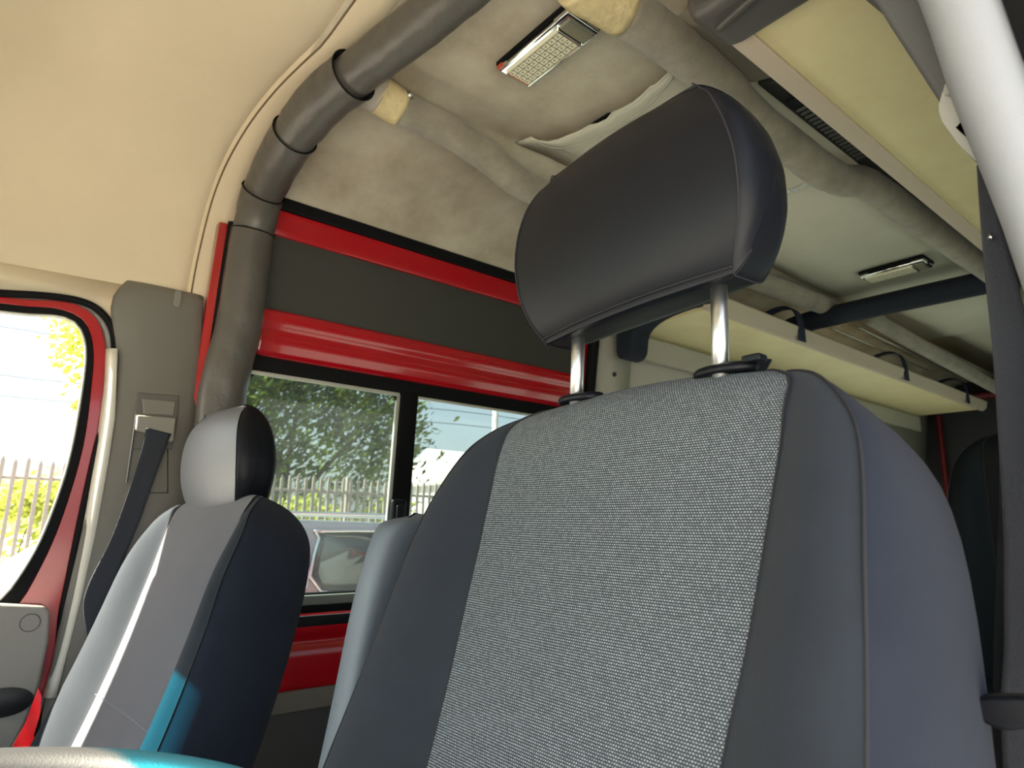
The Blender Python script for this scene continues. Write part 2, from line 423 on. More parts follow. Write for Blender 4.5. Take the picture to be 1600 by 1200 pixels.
# rounded inner corner where the upper rail meets the board
V = [(xw(1.70)+.004, Y0, 1.70)]; pts = []
for i in range(9):
    a = math.pi/2*i/8; z = 1.70-.05*(1-math.sin(a)); y = Y0+.008+.05*(1-math.cos(a)) if False else Y0+.055*(1-math.cos(a))
    pts.append((xw(z)+.005, y, z))
pts = [(xw(1.70)+.005, Y0, 1.70)] + [(xw(1.70-.05*(1-math.sin(math.pi/2*i/8)))+.005, Y0+.055*(1-math.cos(math.pi/2*i/8)), 1.70-.05*(1-math.sin(math.pi/2*i/8))) for i in range(9)]
prism('corner_gusset', pts, (-.012, 0, 0), redp, sdr, bevel=0)
wallstrip('insert_board', Y0, Y1-.02, 1.483, 1.70, insertm, sdr, th=.012, off=-.004, nz=4)
# lower rail: pressed steel with ridges
rows = []
prf = [(1.494, .000), (1.488, .012), (1.474, .018), (1.455, .018), (1.445, .013), (1.430, .012), (1.420, .020), (1.400, .023), (1.388, .018), (1.372, .020), (1.366, .004)]
rows = [[(xw(z)+o_, Y0+(Y1-Y0)*j/6, z) for j in range(7)] for z, o_ in prf]
grid('lower_rail', rows, redp, sdr, solid=.006, solid_off=1, subsurf=1)
rows = [[(xw(z)+.02*math.sin(math.pi*min(1, (j+.0)/5)), Y1-.05+.06*math.sin(R(90)*j/5), z) for j in range(6)] for z in (1.36, 1.42, 1.47, 1.50)]
grid('rail_end', rows, redp, sdr, solid=.006, solid_off=1, subsurf=1)
# window frame (black) with panes
wallstrip('window_header', Y0, Y1-.04, 1.322, 1.374, rubber, sdr, th=.02, off=.012, nz=2)
wallstrip('window_sill', Y0, Y1-.04, .700, .752, rubber, sdr, th=.02, off=.012, nz=2)
wallstrip('window_sill', Y0, Y1-.04, .665, .693, blackp, sdr, th=.02, off=.018, nz=2)
wallstrip('sill_rail', Y0, Y1-.06, .722, .748, mat('sill_channel', (.16, .18, .17), .5), sdr, th=.01, off=.016, nz=1)
wallstrip('window_post', Y0-.01, Y0+.018, .70, 1.33, rubber, sdr, th=.02, off=.012, nz=4)
wallstrip('window_divider', .300, .358, .74, 1.33, rubber, sdr, th=.022, off=.020, nz=4)
wallstrip('window_post', .955, 1.03, .70, 1.33, rubber, sdr, th=.02, off=.012, nz=4)
alu = mat('pane_channel', (.45, .45, .40), .4, .3)
wallstrip('pane_edge', .286, .298, .76, 1.318, alu, sdr, th=.01, off=.014, nz=4, bevel=.001)
wallstrip('pane_edge', Y0+.018, .29, 1.312, 1.322, alu, sdr, th=.01, off=.014, nz=1, bevel=.001)
wallstrip('pane_edge', .358, .95, 1.314, 1.322, alu, sdr, th=.01, off=.014, nz=1, bevel=.001)
grid('window_pane', [[(xw(z)-.004, Y0+.015, z), (xw(z)-.004, .30, z)] for z in (.74, 1.325)], glass_side, sdr, smooth=False)
grid('window_pane', [[(xw(z)-.012, .35, z), (xw(z)-.012, .96, z)] for z in (.74, 1.325)], glass_side, sdr, smooth=False)
for (cy, cz) in ((Y0+.018, 1.318), (.288, 1.318)):       # rounded glass corners
    s = 1 if cy < 0 else -1
    pts = [(xw(cz)+.006, cy, cz)]+[(xw(cz)+.006, cy+s*.03*(1-math.cos(math.pi/2*i/6)), cz-.03*(1-math.sin(math.pi/2*i/6))) for i in range(7)]
    prism('pane_corner', pts, (.006, 0, 0), rubber, sdr, bevel=0)
latch = box('window_latch', (xw(.95)+.018, .315, .965), (.035, .05, .085), blackp, sdr, bevel=.008)
box('latch_button', (xw(.95)+.038, .315, .965), (.010, .026, .05), blackp, latch, bevel=.004)
rows = [[(xw(z)+o_, Y0+(Y1-Y0)*j/6, z) for j in range(7)] for z, o_ in ((.69, .0), (.685, .012), (.655, .014), (.640, .002), (.625, -.002), (.612, .012), (.60, .016), (.53, .016), (.512, .010))]
grid('lower_panel', rows, redp, sdr, solid=.006, solid_off=1, subsurf=1)
wallstrip('door_board', Y0, Y1, .462, .514, mat('grey_door_board', (.16, .15, .13), .7), sdr, th=.01, off=.012, nz=1)
wallstrip('kick_board', Y0, Y1, -.05, .462, pldark, sdr, th=.01, off=.008, nz=2)
# seal between sliding door and pillar panel
o = tube('trim_7', [(xw(z)+.012, Y1+.045, z) for z in (.1, .5, .9, 1.3, 1.5, 1.76)], .022, rubber, seg=10); struct(o)
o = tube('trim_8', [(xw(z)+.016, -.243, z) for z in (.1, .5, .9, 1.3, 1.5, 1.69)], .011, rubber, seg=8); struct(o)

# ------------------------------------------------------------------ passenger front door
XD = -.86
dr = empty('door_2', (XD, -.7, 0)); struct(dr)
def pix(pts, x=XD): return [at(px, py, x=x) for px, py in pts]
fwdpt = lambda z: Vector((XD, -1.12, z))
outer_px = [(0, 463), (90, 470), (130, 480), (155, 505), (165, 545), (163, 600), (152, 680), (139, 750), (122, 850), (103, 940), (88, 1010), (66, 1090)]
inner_px = [(0, 474), (80, 481), (118, 492), (138, 512), (146, 550), (143, 600), (133, 680), (116, 750), (85, 840), (45, 920), (28, 945), (18, 975)]
rub_px = [(0, 487), (80, 493), (112, 501), (128, 520), (134, 552), (128, 610), (112, 700), (92, 770), (60, 850), (22, 912), (0, 936), (-30, 960)]
NP = 60
def ext(P, z): return [Vector((P[0].x, -1.10, P[0].z-.02))] + P
O = resample(crom(ext(pix(outer_px), 0), 5), NP); I = resample(crom(ext(pix(inner_px), 0), 5), NP); U = resample(crom(ext(pix(rub_px), 0), 5), NP)
loop_strip('door_frame', O, I, (-.02, 0, 0), redp, dr)
loop_strip('window_rubber', [p+Vector((.002, 0, 0)) for p in I], [p+Vector((.002, 0, 0)) for p in U], (-.02, 0, 0), rubber, dr)
tube('window_channel', [p+Vector((.001, 0, 0)) for p in U], .003, alu, dr, seg=6, smooth_path=False)
# glass
V = [Vector((XD-.012, -1.12, .76)), Vector((XD-.012, -1.12, U[0].z))] + [p+Vector((-.012, 0, 0)) for p in U[::2]] + [Vector((XD-.012, U[-1].y, .74))]
meshobj('window_pane', V, [tuple(range(len(V)))], glass_clear, dr, smooth=False)
# door card
C_ = [at(-60, 944, x=XD+.03), at(0, 944, x=XD+.03), at(70, 947, x=XD+.03), at(78, 955, x=XD+.03), at(76, 1000, x=XD+.03), at(62, 1070, x=XD+.03), at(40, 1130, x=XD+.03), at(10, 1185, x=XD+.03), at(-40, 1260, x=XD+.03)]
C_ = [Vector((XD+.03, -1.15, C_[0].z))] + C_ + [Vector((XD+.03, -1.15, .30))]
dc = prism('door_card', C_, (-.045, 0, 0), mat('door_card_plastic', (.27, .255, .225), .5, bump=.25, bscale=900), dr, bevel=.006)
c = at(47, 973, x=XD+.031)
prism('cap', [c+Vector((0, .0165*math.cos(2*math.pi*i/28), .0165*math.sin(2*math.pi*i/28))) for i in range(28)], (.0012, 0, 0), mat('cap_plastic', (.25, .235, .21), .5), dc, bevel=0, smooth=False)
tube('cap_gap', [c+Vector((.0003, .0172*math.cos(2*math.pi*i/28), .0172*math.sin(2*math.pi*i/28))) for i in range(28)], .0008, pldark, dc, seg=6, n=1, closed=True)
c = at(3, 1098, x=XD+.032)
pts = [c+Vector((0, .052*math.cos(a)*(1 if math.cos(a) > 0 else 1.6), .028*math.sin(a))) for a in [2*math.pi*i/24 for i in range(24)]]
prism('handle_recess', pts, (.002, 0, 0), pldark, dc, bevel=0)
# door lower red skin so that nothing is open below
meshobj('outer_skin', [(XD-.05, -1.25, -.1), (XD-.05, -.42, -.1), (XD-.05, -.42, .72), (XD-.05, -1.25, .76)], [(0, 1, 2, 3)], redp, dr, solid=.01)
# body aperture: seal, jamb
seal_px = [(0, 458), (80, 463), (130, 472), (158, 488), (176, 515), (180, 550), (176, 592), (165, 650), (150, 710), (128, 810), (110, 900), (98, 960), (92, 1020), (80, 1080), (60, 1150)]
S = ext(crom(pix(seal_px, -.855), 5), 0)
S[0].z = S[1].z
o = tube('trim_9', S, .0085, rubber, seg=10, smooth_path=False); struct(o)
S2 = resample(S, NP); struct(grid('trim_23', [[a+Vector((-.012, 0, 0)), b+Vector((-.012, 0, 0))] for a, b in zip(O, S2)], mat('jamb_grey', (.25, .24, .22), .4), solid=.003, solid_off=0))
# painted/pale jamb between door and pillar trim
J1 = resample(pix([(166, 545), (164, 600), (153, 680), (140, 750), (123, 850), (104, 940), (89, 1010), (67, 1090)], -.853), 24)
J2 = resample(pix([(184, 545), (182, 600), (180, 650), (170, 720), (150, 830), (128, 930), (108, 1010), (88, 1090)], -.832), 24)
rows = [[a, a.lerp(b, .5)+Vector((.006, 0, 0)), b] for a, b in zip(J1, J2)]
struct(grid('trim_10', rows, mat('pale_jamb_paint', (.62, .60, .52), .35, coat=.3), solid=.004, solid_off=0))
# hinge/striker block low on the jamb
stk = struct(box('trim_11', at(118, 985, x=-.852), (.02, .035, .03), mat('striker_steel', (.6, .6, .58), .3, .8), bevel=.004))

# B pillar trim, passenger side
rows = []
ztab = [1.505, 1.46, 1.40, 1.31, 1.20, 1.10, 1.0, .90, .80, .70, .60, .45, .25]
for z in ztab:
    yl = lerp_tab([(.25, -.487), (.70, -.475), (1.02, -.452), (1.2, -.440), (1.31, -.437), (1.38, -.452), (1.40, -.468), (1.46, -.475), (1.49, -.46), (1.51, -.44)], z)
    yr = lerp_tab([(.25, -.245), (.95, -.245), (1.19, -.254), (1.51, -.272)], z)
    f0 = -.852; f1 = -.826
    rows.append([(f0, yl, z), (f0+.012, yl+.006, z), (f1-.008, yl+.026, z), (f1, yl+.05, z), (f1+.002, (yl+yr)/2, z), (f1, yr-.012, z), (f1-.004, yr-.002, z), (f1-.03, yr, z)])
rows.insert(0, [(-.868, p[1], 1.507) for p in rows[0]])
bp = empty('trim_12', (-.83, -.35, .3)); struct(bp)
tr = grid('pillar_cover', rows, mat('pillar_cover_plastic', (.15, .142, .122), .5, bump=.25, bscale=900, spec=.4), bp, solid=.004, solid_off=0, subsurf=1)
c = at(277, 467, x=-.822)
pts = [c+Vector((0, .0085*math.cos(a), .014*(1 if math.sin(a) > 0 else -1)+.0085*math.sin(a))) for a in [2*math.pi*(i+.5)/24 for i in range(24)]]
prism('screw_cap', pts, (.004, 0, 0), mat('screw_cap_plastic', (.20, .19, .165), .45), bp, bevel=.0015)
# access panel line low on the trim
for (a, b) in (((262, 700), (262, 770)), ((232, 770), (262, 770))):
    tube('panel_gap', [at(*a, x=-.8235), at(*b, x=-.8235)], .0012, rubber, bp, seg=6, n=1)

# ------------------------------------------------------------------ passenger seat belt
pb = empty('seat_belt', (-.80, -.36, 1.1))
tag(pb, 'dark seat belt hanging from grey guide on the pillar beside the front passenger seat', 'seat belt')
H = pix([(215, 613), (280, 618), (276, 668), (268, 702), (206, 702), (209, 660)], -.818)
housing = prism('guide_housing', H, (-.006, 0, 0), mat('guide_housing_plastic', (.10, .095, .085), .5), pb, bevel=.002)
H2 = pix([(222, 622), (275, 627), (272, 650), (224, 647)], -.815)
prism('slider', H2, (-.01, 0, 0), plgrey, housing, bevel=.003)
H3 = pix([(214, 648), (276, 652), (272, 690), (258, 692), (240, 690), (226, 676), (212, 672)], -.806)
prism('belt_guide', H3, (-.018, 0, 0), mat('belt_guide_plastic', (.24, .23, .20), .4), pb, bevel=.004)
A = [at(228, 668, x=-.800), at(222, 700, x=-.806), at(200, 770, x=-.812), at(172, 845, x=-.812), at(140, 908, x=-.812), at(130, 950, x=-.812), at(140, 1010, x=-.812)]
B = [at(268, 678, x=-.800), at(262, 692, x=-.806), at(240, 752, x=-.812), at(218, 815, x=-.812), at(190, 885, x=-.812), at(182, 935, x=-.812), at(190, 1000, x=-.812)]
ribbon('webbing', A, B, belt, pb)
box('pretensioner_strip', at(206, 700, x=-.816), (.004, .004, .16), pldark, pb, bevel=.001)

# ------------------------------------------------------------------ seats
SEC = None
def seat(name, cx, ytop, ztop, label, cushion=True, group=None, mats=(None, None, None), H=.70, rec=18, head='raised', scale=1.0, seams=True, asym=0, hxo=-.014, hrm=None):
    weave_, bol, sid = mats
    root = empty(name, (cx, ytop-.25, .30)); tag(root, label, 'car seat', group)
    ca, sa = math.cos(R(rec)), math.sin(R(rec))
    def P(x, s, b):
        # s measured down from the top along the back, b forward of the insert plane
        bow = .020*math.sin(math.pi*min(1, s/H)) 
        q = b - bow
        return Vector((cx+x, ytop - s*sa - q*ca, ztop - s*ca + q*sa))
    hwT = [(0, .140), (.01, .165), (.025, .190), (.045, .212), (.065, .232), (.09, .250), (.12, .264), (.17, .276), (.25, .287), (.4, .298), (.65, .302), (.9, .302)]
    hs = [0, .003, .008, .016, .028, .045, .07, .10, .14, .19, .25, .31, .37, .43, .49, .55, .61, H]
    def rowpts(h, part):
        hw = lerp_tab(hwT, h)*scale
        k = min(1, h/.075); k = math.sqrt(max(0, 1-(1-k)**2))      # thickness rounds off at the top
        drop = 0
        sx = sx0 = min(lerp_tab([(0, .172), (.1, .178), (.25, .176), (.4, .168), (.55, .162)], h)*scale, hw*.86)
        b0 = -.055*(1-k); bb = -.055-.065*k
        bf = .048*min(1, max(0, h-.01)/.16)*k
        mid = -.055
        fr = lambda b: mid + (b-mid)*1.0 if k >= 1 else mid + (b-mid)*max(k, .02)
        def pt(x, b): 
            edge = (abs(x)/hw)
            dz = .016*edge**2*min(1, max(0, 1-h/.10))
            return P(x, h+dz, b)
        sxr = sx-(.026*min(1, max(0, h-.02)/.3) if asym == .038 else 0)
        if part.endswith('_r'): sx = sxr
        if part == 'insert':
            return [pt(-sx+(sx+sxr)*i/12, fr(-.004*(1-(2*i/12-1)**2)*0 + .004*abs(2*i/12-1)**3)) for i in range(13)]
        s = -1 if part.endswith('l') else 1
        if asym: hw += (asym*min(1, max(0, h-.12)/.32)) if s < 0 else (-.016*min(1, h/.25) if asym == .038 else 0)
        if part.startswith('bolster'):
            d = hw-sx
            arr = [(sx, .004), (sx+d*.04, .000+bf*.10), (sx+d*.22, bf*.55), (sx+d*.45, bf*.92), (sx+d*.66, bf*.98), (sx+d*.80, bf*.75)]
            return [pt(s*x, fr(b)) for x, b in arr]
        if part.startswith('side'):
            d = hw-sx
            arr = [(sx+d*.80, bf*.75), (sx+d*.90, bf*.45), (hw*.985, bf*.1-.006), (hw, -.04), (hw, -.075), (hw*.985, -.10), (hw*.94, -.117)]
            return [pt(s*x, fr(b)) for x, b in arr]
        return [pt(hw*.94*(-1+2*i/8), fr(-.117-.008*(1-(i/4-1)**2))) for i in range(9)]
    br = empty('backrest', (0, 0, 0)); br.parent = root
    br.location = (0, 0, 0)
    def mk(nm, part, mt, ss=1):
        rows = [rowpts(h, part) for h in hs]
        o = grid(nm, rows, mt, br, subsurf=ss)
        if part == 'insert':
            me = o.data; uvl = me.uv_layers.new(name='UVMap')
            sarr = []
            base = Vector((0, 0, 0)); p = br
            acc = [0]
            for i in range(1, len(rows)): acc.append(acc[-1]+(rows[i][6]-rows[i-1][6]).length)
            for lp in me.loops:
                vi = lp.vertex_index; i, j = divmod(vi, 13)
                uvl.data[lp.index].uv = (rows[i][j].x-cx+1.0, acc[i]+1.0)
        return o
    mk('seat_insert', 'insert', weave_); mk('side_bolster', 'bolster_l', bol); mk('side_bolster', 'bolster_r', bol)
    mk('side_cover', 'side_l', sid); mk('side_cover', 'side_r', sid); mk('back_cover', 'back', pldark)
    if seams:
        for part, idx in (('bolster_l', 0), ('bolster_r', 0), ('side_l', 0), ('side_r', 0)):
            pts = [rowpts(h, part)[idx] for h in hs[1:]]
            tube('seam_stitch', pts, .0013, thread, br, seg=6, n=3)
        # cross stitch low on the insert
        pts = [rowpts(.43, 'insert')[i] + Vector((0, -.002, 0)) for i in range(13)]
        for i in range(30):
            a = resample(pts, 61)
            if i % 1 == 0:
                pass
        st = resample(pts, 61)
        V = []; F = []
        for i in range(0, 60, 2):
            a, b = st[i], st[i+1]; n0 = len(V)
            for p in (a, b):
                V += [p+Vector((0, 0, .0008)), p+Vector((0, -.0012, 0)), p+Vector((0, 0, -.0008)), p+Vector((0, .0012, 0))]
            F += [(n0+k, n0+(k+1) % 4, n0+4+(k+1) % 4, n0+4+k) for k in range(4)]
        meshobj('cross_stitch', V, F, wthread, br)
    if cushion:
        yb = ytop-.66*sa
        zc = ztop-.60*ca
        cu = box('cushion', (cx, yb-.27, zc-.04), (.54*scale, .60, .14), bol, root, bevel=.05, segs=4)
        box('seat_base', (cx, yb-.22, (zc-.11)/2), (.42*scale, .46, zc-.12), pldark, root, bevel=.02)
    # head restraint
    if head:
        hx = cx+hxo
        z0 = ztop+(.062 if head == 'raised' else -.052); y0 = ytop-.002
        prof = [(.0, -.002), (-.010, .02), (-.020, .07), (-.023, .13), (-.016, .175), (.002, .204), (.024, .212), (.046, .200), (.063, .16), (.070, .10), (.069, .05), (.066, .012), (.058, -.003), (.034, -.006), (.012, -.007), (.002, -.006)]
        loop = crom([(0, a, b) for a, b in prof], 4, closed=True)
        hwH = [(-.02, .122), (0, .127), (.03, .142), (.06, .151), (.10, .152), (.14, .145), (.175, .130), (.20, .112), (.215, .100)]
        def ring(u, shrink=0, out=0):
            pts = []
            c0 = Vector((0, .025, .10))
            for p in loop:
                q = c0 + (p-c0)*(1-shrink)
                hw = lerp_tab(hwH, q.z)
                yy = q.y
                if p.y < .01: yy += .012*u*u            # front wraps back towards the sides
                X_ = u*hw+(1 if u > 0 else -1)*out; tl = .055 if head == 'raised' else 0
                pts.append(Vector((hx+X_-tl*(q.z-.1), y0+yy, z0+q.z+tl*X_)))
            return pts
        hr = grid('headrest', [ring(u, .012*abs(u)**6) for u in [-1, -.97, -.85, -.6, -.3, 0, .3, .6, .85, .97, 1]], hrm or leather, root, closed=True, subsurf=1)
        for s in (-1, 1):
            rr = [ring(s, .012), ring(s, .04, .004), ring(s, .12, .008), ring(s, .3, .012), ring(s, .55, .014), ring(s, .8, .015), ring(s, .995, .015)]
            grid('side_panel', rr, leather, hr, closed=True, subsurf=1)
            tube('piping', ring(s, .006, .0004)[::2], .0009, thread, hr, seg=6, n=2, closed=True)
        # bottom seam line
        bs = [ring(u, 0)[1] + Vector((0, -.001, -.001)) for u in (-1, -.8, -.5, -.2, .2, .5, .8, 1)]
        tube('bottom_seam', bs, .0011, thread, hr, seg=6)
        for s in (-1, 1):
            x = cx+s*.093
            a = Vector((x, y0+.028, z0+.02)); b = Vector((x, y0+.026, z0-.02))
            if head == 'raised':
                b = Vector((x, ytop+.020, ztop-.04))
            tube('headrest_post', [a, b], .0078, chrome, root, seg=20, n=1)
            gd = []
            g = Vector((x, ytop+.026, ztop-.016))
            if head != 'raised': continue
            pts = [g+Vector((.032*math.cos(t), .019*math.sin(t), -.008)) for t in [2*math.pi*i/24 for i in range(24)]]
            gg = prism('post_guide', pts, (0, .003, .009), blackp, root, bevel=.004)
            if s > 0: box('release_tab', g+Vector((.033, -.004, .001)), (.018, .014, .007), blackp, gg, bevel=.002)
    return root

ds = seat('driver_seat', .480, -.163, 1.100, 'large cloth driver seat with woven grey centre and black headrest raised on two steel posts',
          mats=(weavem, slate, slate_side), asym=.038)
# folded-up armrest on the driver seat's inner side
ar = [(.128, -.305, .60), (.114, -.278, .72), (.104, -.255, .84), (.100, -.232, .925), (.101, -.214, .950)]
rows = []
cp = crom(ar, 4)
for i, p in enumerate(cp):
    t = i/(len(cp)-1)
    k = 1 if t < .86 else math.sqrt(max(.02, 1-((t-.86)/.14)**2))
    wx, wy = .028*k, (.038-.006*t)*k
    ring_ = []
    for j in range(16):
        a = 2*math.pi*j/16; c_, s_ = math.cos(a), math.sin(a)
        ex = lambda v: math.copysign(abs(v)**.5, v)
        ring_.append(Vector((p.x+wx*ex(c_), p.y+.035+wy*ex(s_), p.z+.004*s_)))
    rows.append(ring_)
am = grid('armrest', rows, armr, ds, closed=True, subsurf=1)
c = at(575, 893, x=.0745)
cyl('screw_hole', c+Vector((.004, .001, 0)), c+Vector((-.0015, -.0008, 0)), .0060, rubber, am, seg=20)
cyl('screw_head', c+Vector((.003, .001, 0)), c+Vector((-.0024, -.001, 0)), .0026, plgrey, am, seg=16)

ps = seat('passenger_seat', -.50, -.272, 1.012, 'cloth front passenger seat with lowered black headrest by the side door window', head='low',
          mats=(mat('plain_grey_seat_cloth', (.10, .103, .118), .95, bump=.6, bscale=1300, var=.1, vscale=9, spec=.12, sheen=.2, bdist=.0008), slate, slate_side), scale=1.04, asym=0, hxo=-.038, hrm=leather_sheen)
ps.rotation_euler = (0, 0, R(6))
rs = seat('rear_bench_seat', .56, 1.20, 1.20, 'dark vinyl rear seat half hidden behind the driver seat', head=None, cushion=True, scale=.86,
          mats=(vinyl_dark, vinyl_dark, vinyl_dark), rec=10)

# ------------------------------------------------------------------ roll bars
rb = empty('roll_bar', (0, -.19, 0))
tag(rb, 'front roll bar hoop wrapped in grey brown vinyl, curving from left wall over ceiling', 'roll bar')
hoop = [(-.775, -.215, .0), (-.770, -.215, .9), at(348, 620, x=-.765), at(375, 500, x=-.760), at(392, 380, x=-.750)]
top_px = [(412, 300), (448, 230), (497, 165), (560, 112), (640, 50), (700, 0)]
cz = [1.775, 1.825, 1.862, 1.880, 1.880, 1.880]
cap_pts = []
hp = [Vector(p) for p in hoop]
hp.append(at(400, 345, x=-.735))
for (px, py), z in zip(top_px, cz): hp.append(at(px, py, z=z))
lastp = hp[-1]
hp += [Vector((.18, lastp.y+.01, 1.88)), Vector((.40, lastp.y, 1.875)), Vector((.60, lastp.y, 1.85)), Vector((.74, .03, 1.74)), Vector((.80, .06, 1.55)), Vector((.835, .08, 1.3)), Vector((.84, .09, .8)), Vector((.84, .09, 0))]
PTS = crom(hp, 10)
tube('pipe_wrap', hp, lambda t: .050 if t < .42 else .046, wrap, rb, seg=28, n=10, wob=.018)
# overlapping vinyl sleeves with dark edges
def seg_near(p): 
    p = Vector(p); return min(range(len(PTS)), key=lambda i: (PTS[i]-p).length)
for (pa, pb_, r0, r1) in ((Vector((-.770, -.215, .8)), at(394, 362, x=-.747), .0560, .0525), (at(394, 362, x=-.747), at(408, 300, z=1.775), .0495, .0535), (at(415, 285, z=1.79), at(450, 205, z=1.84), .0515, .0535),
                  (at(455, 192, z=1.845), at(560, 118, z=1.88), .0530, .0545)):
    i, j = seg_near(pa), seg_near(pb_)
    pts = PTS[min(i, j):max(i, j)+1]
    if len(pts) > 2:
        tube('vinyl_sleeve', pts, (lambda a, b: (lambda t: a+(b-a)*t))(r0, r1), wrap, rb, seg=28, smooth_path=False, wob=.02, cap=False)
        T = (pts[-1]-pts[-2]).normalized(); nv = T.cross(Vector((0, 1, 0))).normalized(); bv = T.cross(nv)
        ringp = [pts[-1]+(nv*math.cos(a)+bv*math.sin(a))*(r1+.0005) for a in [2*math.pi*k/24 for k in range(24)]]
        tube('sleeve_edge', ringp, .0018, rubber, rb, seg=6, n=1, closed=True)

# longitudinal bars under the ceiling
lb = empty('roof_bar', (-.33, 0, 1.88))
tag(lb, 'tan fabric covered roof bar taped to the wrapped hoop left of the near lamp', 'roll bar', 'tan fabric covered roof bars')
XA = -.34
pa_ = [at(585, 143, x=XA), at(620, 166, x=XA), at(700, 205, x=XA), at(760, 244, x=XA), at(830, 296, x=XA), (XA, .75, 1.855), (XA, 1.2, 1.875), at(1190, 440, x=XA), at(1318, 488, x=XA)]
tube('fabric_cover', pa_[1:], lambda t: .040, tanfab, lb, seg=24, n=8, wob=.02)
A0, A1 = Vector(pa_[0]), Vector(pa_[1])
d = (A1-A0).normalized()
tube('tape_wrap', [A0+d*.005, A0+d*.02, A1+d*.01], .0435, tape, lb, seg=24, n=4, wob=.05)
tube('grey_tape', [A0-d*.025, A0-d*.005, A0+d*.012], .045, greyclo, lb, seg=24, n=4, wob=.03)
c = at(642, 152, x=XA+.035)
cyl('bolt', c, c+Vector((.008, -.012, .0)), .008, chrome, lb, seg=12)
e = Vector(pa_[-1]); d2 = (e-Vector(pa_[-2])).normalized()
tube('tape_wrap', [e-d2*.11, e-d2*.05, e], .045, tape, lb, seg=24, n=4, wob=.04)
lb2 = empty('roof_bar', (.22, 0, 1.86))
tag(lb2, 'tan fabric covered roof bar with a kinked elbow running beside the right hand luggage shelf', 'roll bar', 'tan fabric covered roof bars')
zB = 1.865
pb2 = [at(930, -12, z=zB), at(975, 15, z=zB), at(1040, 62, z=zB), at(1110, 118, z=zB), at(1176, 184, z=zB), at(1240, 234, z=zB-.01), at(1284, 266, z=zB-.02), at(1312, 281, z=zB-.02), at(1332, 283, z=zB-.01), at(1356, 288, z=zB), at(1425, 336, z=zB), at(1556, 430, z=zB), at(1650, 500, z=zB)]
tube('fabric_cover', pb2[1:], lambda t: .043 if t < .5 else .041, tanfab, lb2, seg=24, n=8, wob=.03)
tube('tape_wrap', [pb2[0]-Vector((0, .05, 0)), pb2[0], pb2[1]], .046, tape, lb2, seg=24, n=4, wob=.06)
rb2 = empty('roll_bar', (0, 2.13, 0))
tag(rb2, 'rear roll bar hoop padded in navy black foam crossing the ceiling behind the far lamp', 'roll bar')
tube('foam_padding', [(-.76, 2.12, .9), (-.755, 2.12, 1.45), (-.70, 2.12, 1.66), (-.60, 2.12, 1.79), (-.48, 2.12, 1.845), (-.2, 2.12, 1.85), (.25, 2.14, 1.85), (.48, 2.14, 1.845), (.60, 2.14, 1.79), (.72, 2.14, 1.6), (.77, 2.14, .9)], .044, foam, rb2, seg=20)
lb3 = empty('roof_bar', (-.3, 2.2, 1.9))
tag(lb3, 'rear tan roof bar continuing behind the dark cross bar to the back of the van', 'roll bar', 'tan fabric covered roof bars')
tube('fabric_cover', [at(1352, 492, x=-.27), at(1450, 548, x=-.27), at(1560, 608, x=-.27)], .036, tanfab, lb3, seg=20)
# lighting rail left of it
ra = empty('ceiling_rail', (-.42, 2.2, 1.9)); tag(ra, 'thin metal ceiling rail between the left shelf and the rear roof bar', 'rail')
for (a, b, x_) in (((1342, 512), (1440, 560), -.36), ((1300, 513), (1400, 557), -.46)):
    p, q = at(*a, x=x_), at(*b, x=x_); q = p+(q-p)*1.6
    tube('rail_strip', [p, q], .006, mat('rail_metal', (.5, .48, .42), .35, .6), ra, seg=10, n=1)

# ------------------------------------------------------------------ rear ceiling panel with torn front edge
tp_px = [(830, 215), (842, 220), (856, 222), (872, 219), (888, 212), (904, 206), (922, 196), (934, 194), (948, 187), (957, 176), (972, 170), (990, 160), (1004, 148), (1016, 136), (1024, 133), (1036, 122), (1046, 112), (1051, 102)]
zP = 1.925
front = [at(px, py, z=zP) for px, py in tp_px]
V = []; F = []
front = [Vector((-.30, front[0].y-.015, zP))] + front + [Vector((.30, front[-1].y+.03, zP))]
rows = [[p+Vector((0, .0, .0)) for p in front], [Vector((p.x, p.y+.02, zP-.001)) for p in front], [Vector((p.x, max(p.y+.06, .42+.0*p.x), zP+.006)) for p in front],
        [Vector((p.x, 1.07, zP+.006)) for p in front], [Vector((p.x, 1.075, zP-.0005)) for p in front], [Vector((p.x, 2.3, zP+.002)) for p in front]]
struct(grid('trim_13', rows, liner_panel, solid=.004, solid_off=1))
b1 = [at(px, py, z=zP-.002) for px, py in ((838, 222), (856, 229), (880, 231), (920, 220), (965, 199), (1005, 172), (1036, 140), (1052, 120))]
struct(tube('trim_14', b1, .0022, pltrim, seg=6))
rows = [[Vector((x, 2.3, zP+.004)) for x in (-.30, 0, .30)], [Vector((x, 3.1, zP+.0)) for x in (-.30, 0, .30)], [Vector((x, 3.105, zP+.012)) for x in (-.30, 0, .30)], [Vector((x, 4.4, zP+.008)) for x in (-.30, 0, .30)]]
struct(grid('trim_15', rows, liner_panel, solid=.004, solid_off=1))
fe = [p+Vector((0, 0, -.001)) for p in front[1:-1]]
struct(tube('trim_24', fe, .0016, mat('pale_panel_edge', (.75, .73, .62), .6), seg=6, smooth_path=False))
gp = [at(px, py, z=1.9535) for px, py in ((918, 196), (934, 186), (950, 176), (958, 176), (950, 190), (934, 200))]
struct(prism('trim_25', gp, (0, 0, -.002), rubber, bevel=0))  # black patch painting the dark void behind the torn edge
tpz = empty('tape_strip', (.06, 1.08, 1.92)); tag(tpz, 'small crinkled clear tape strip stuck on the ceiling behind the headrest', 'tape')
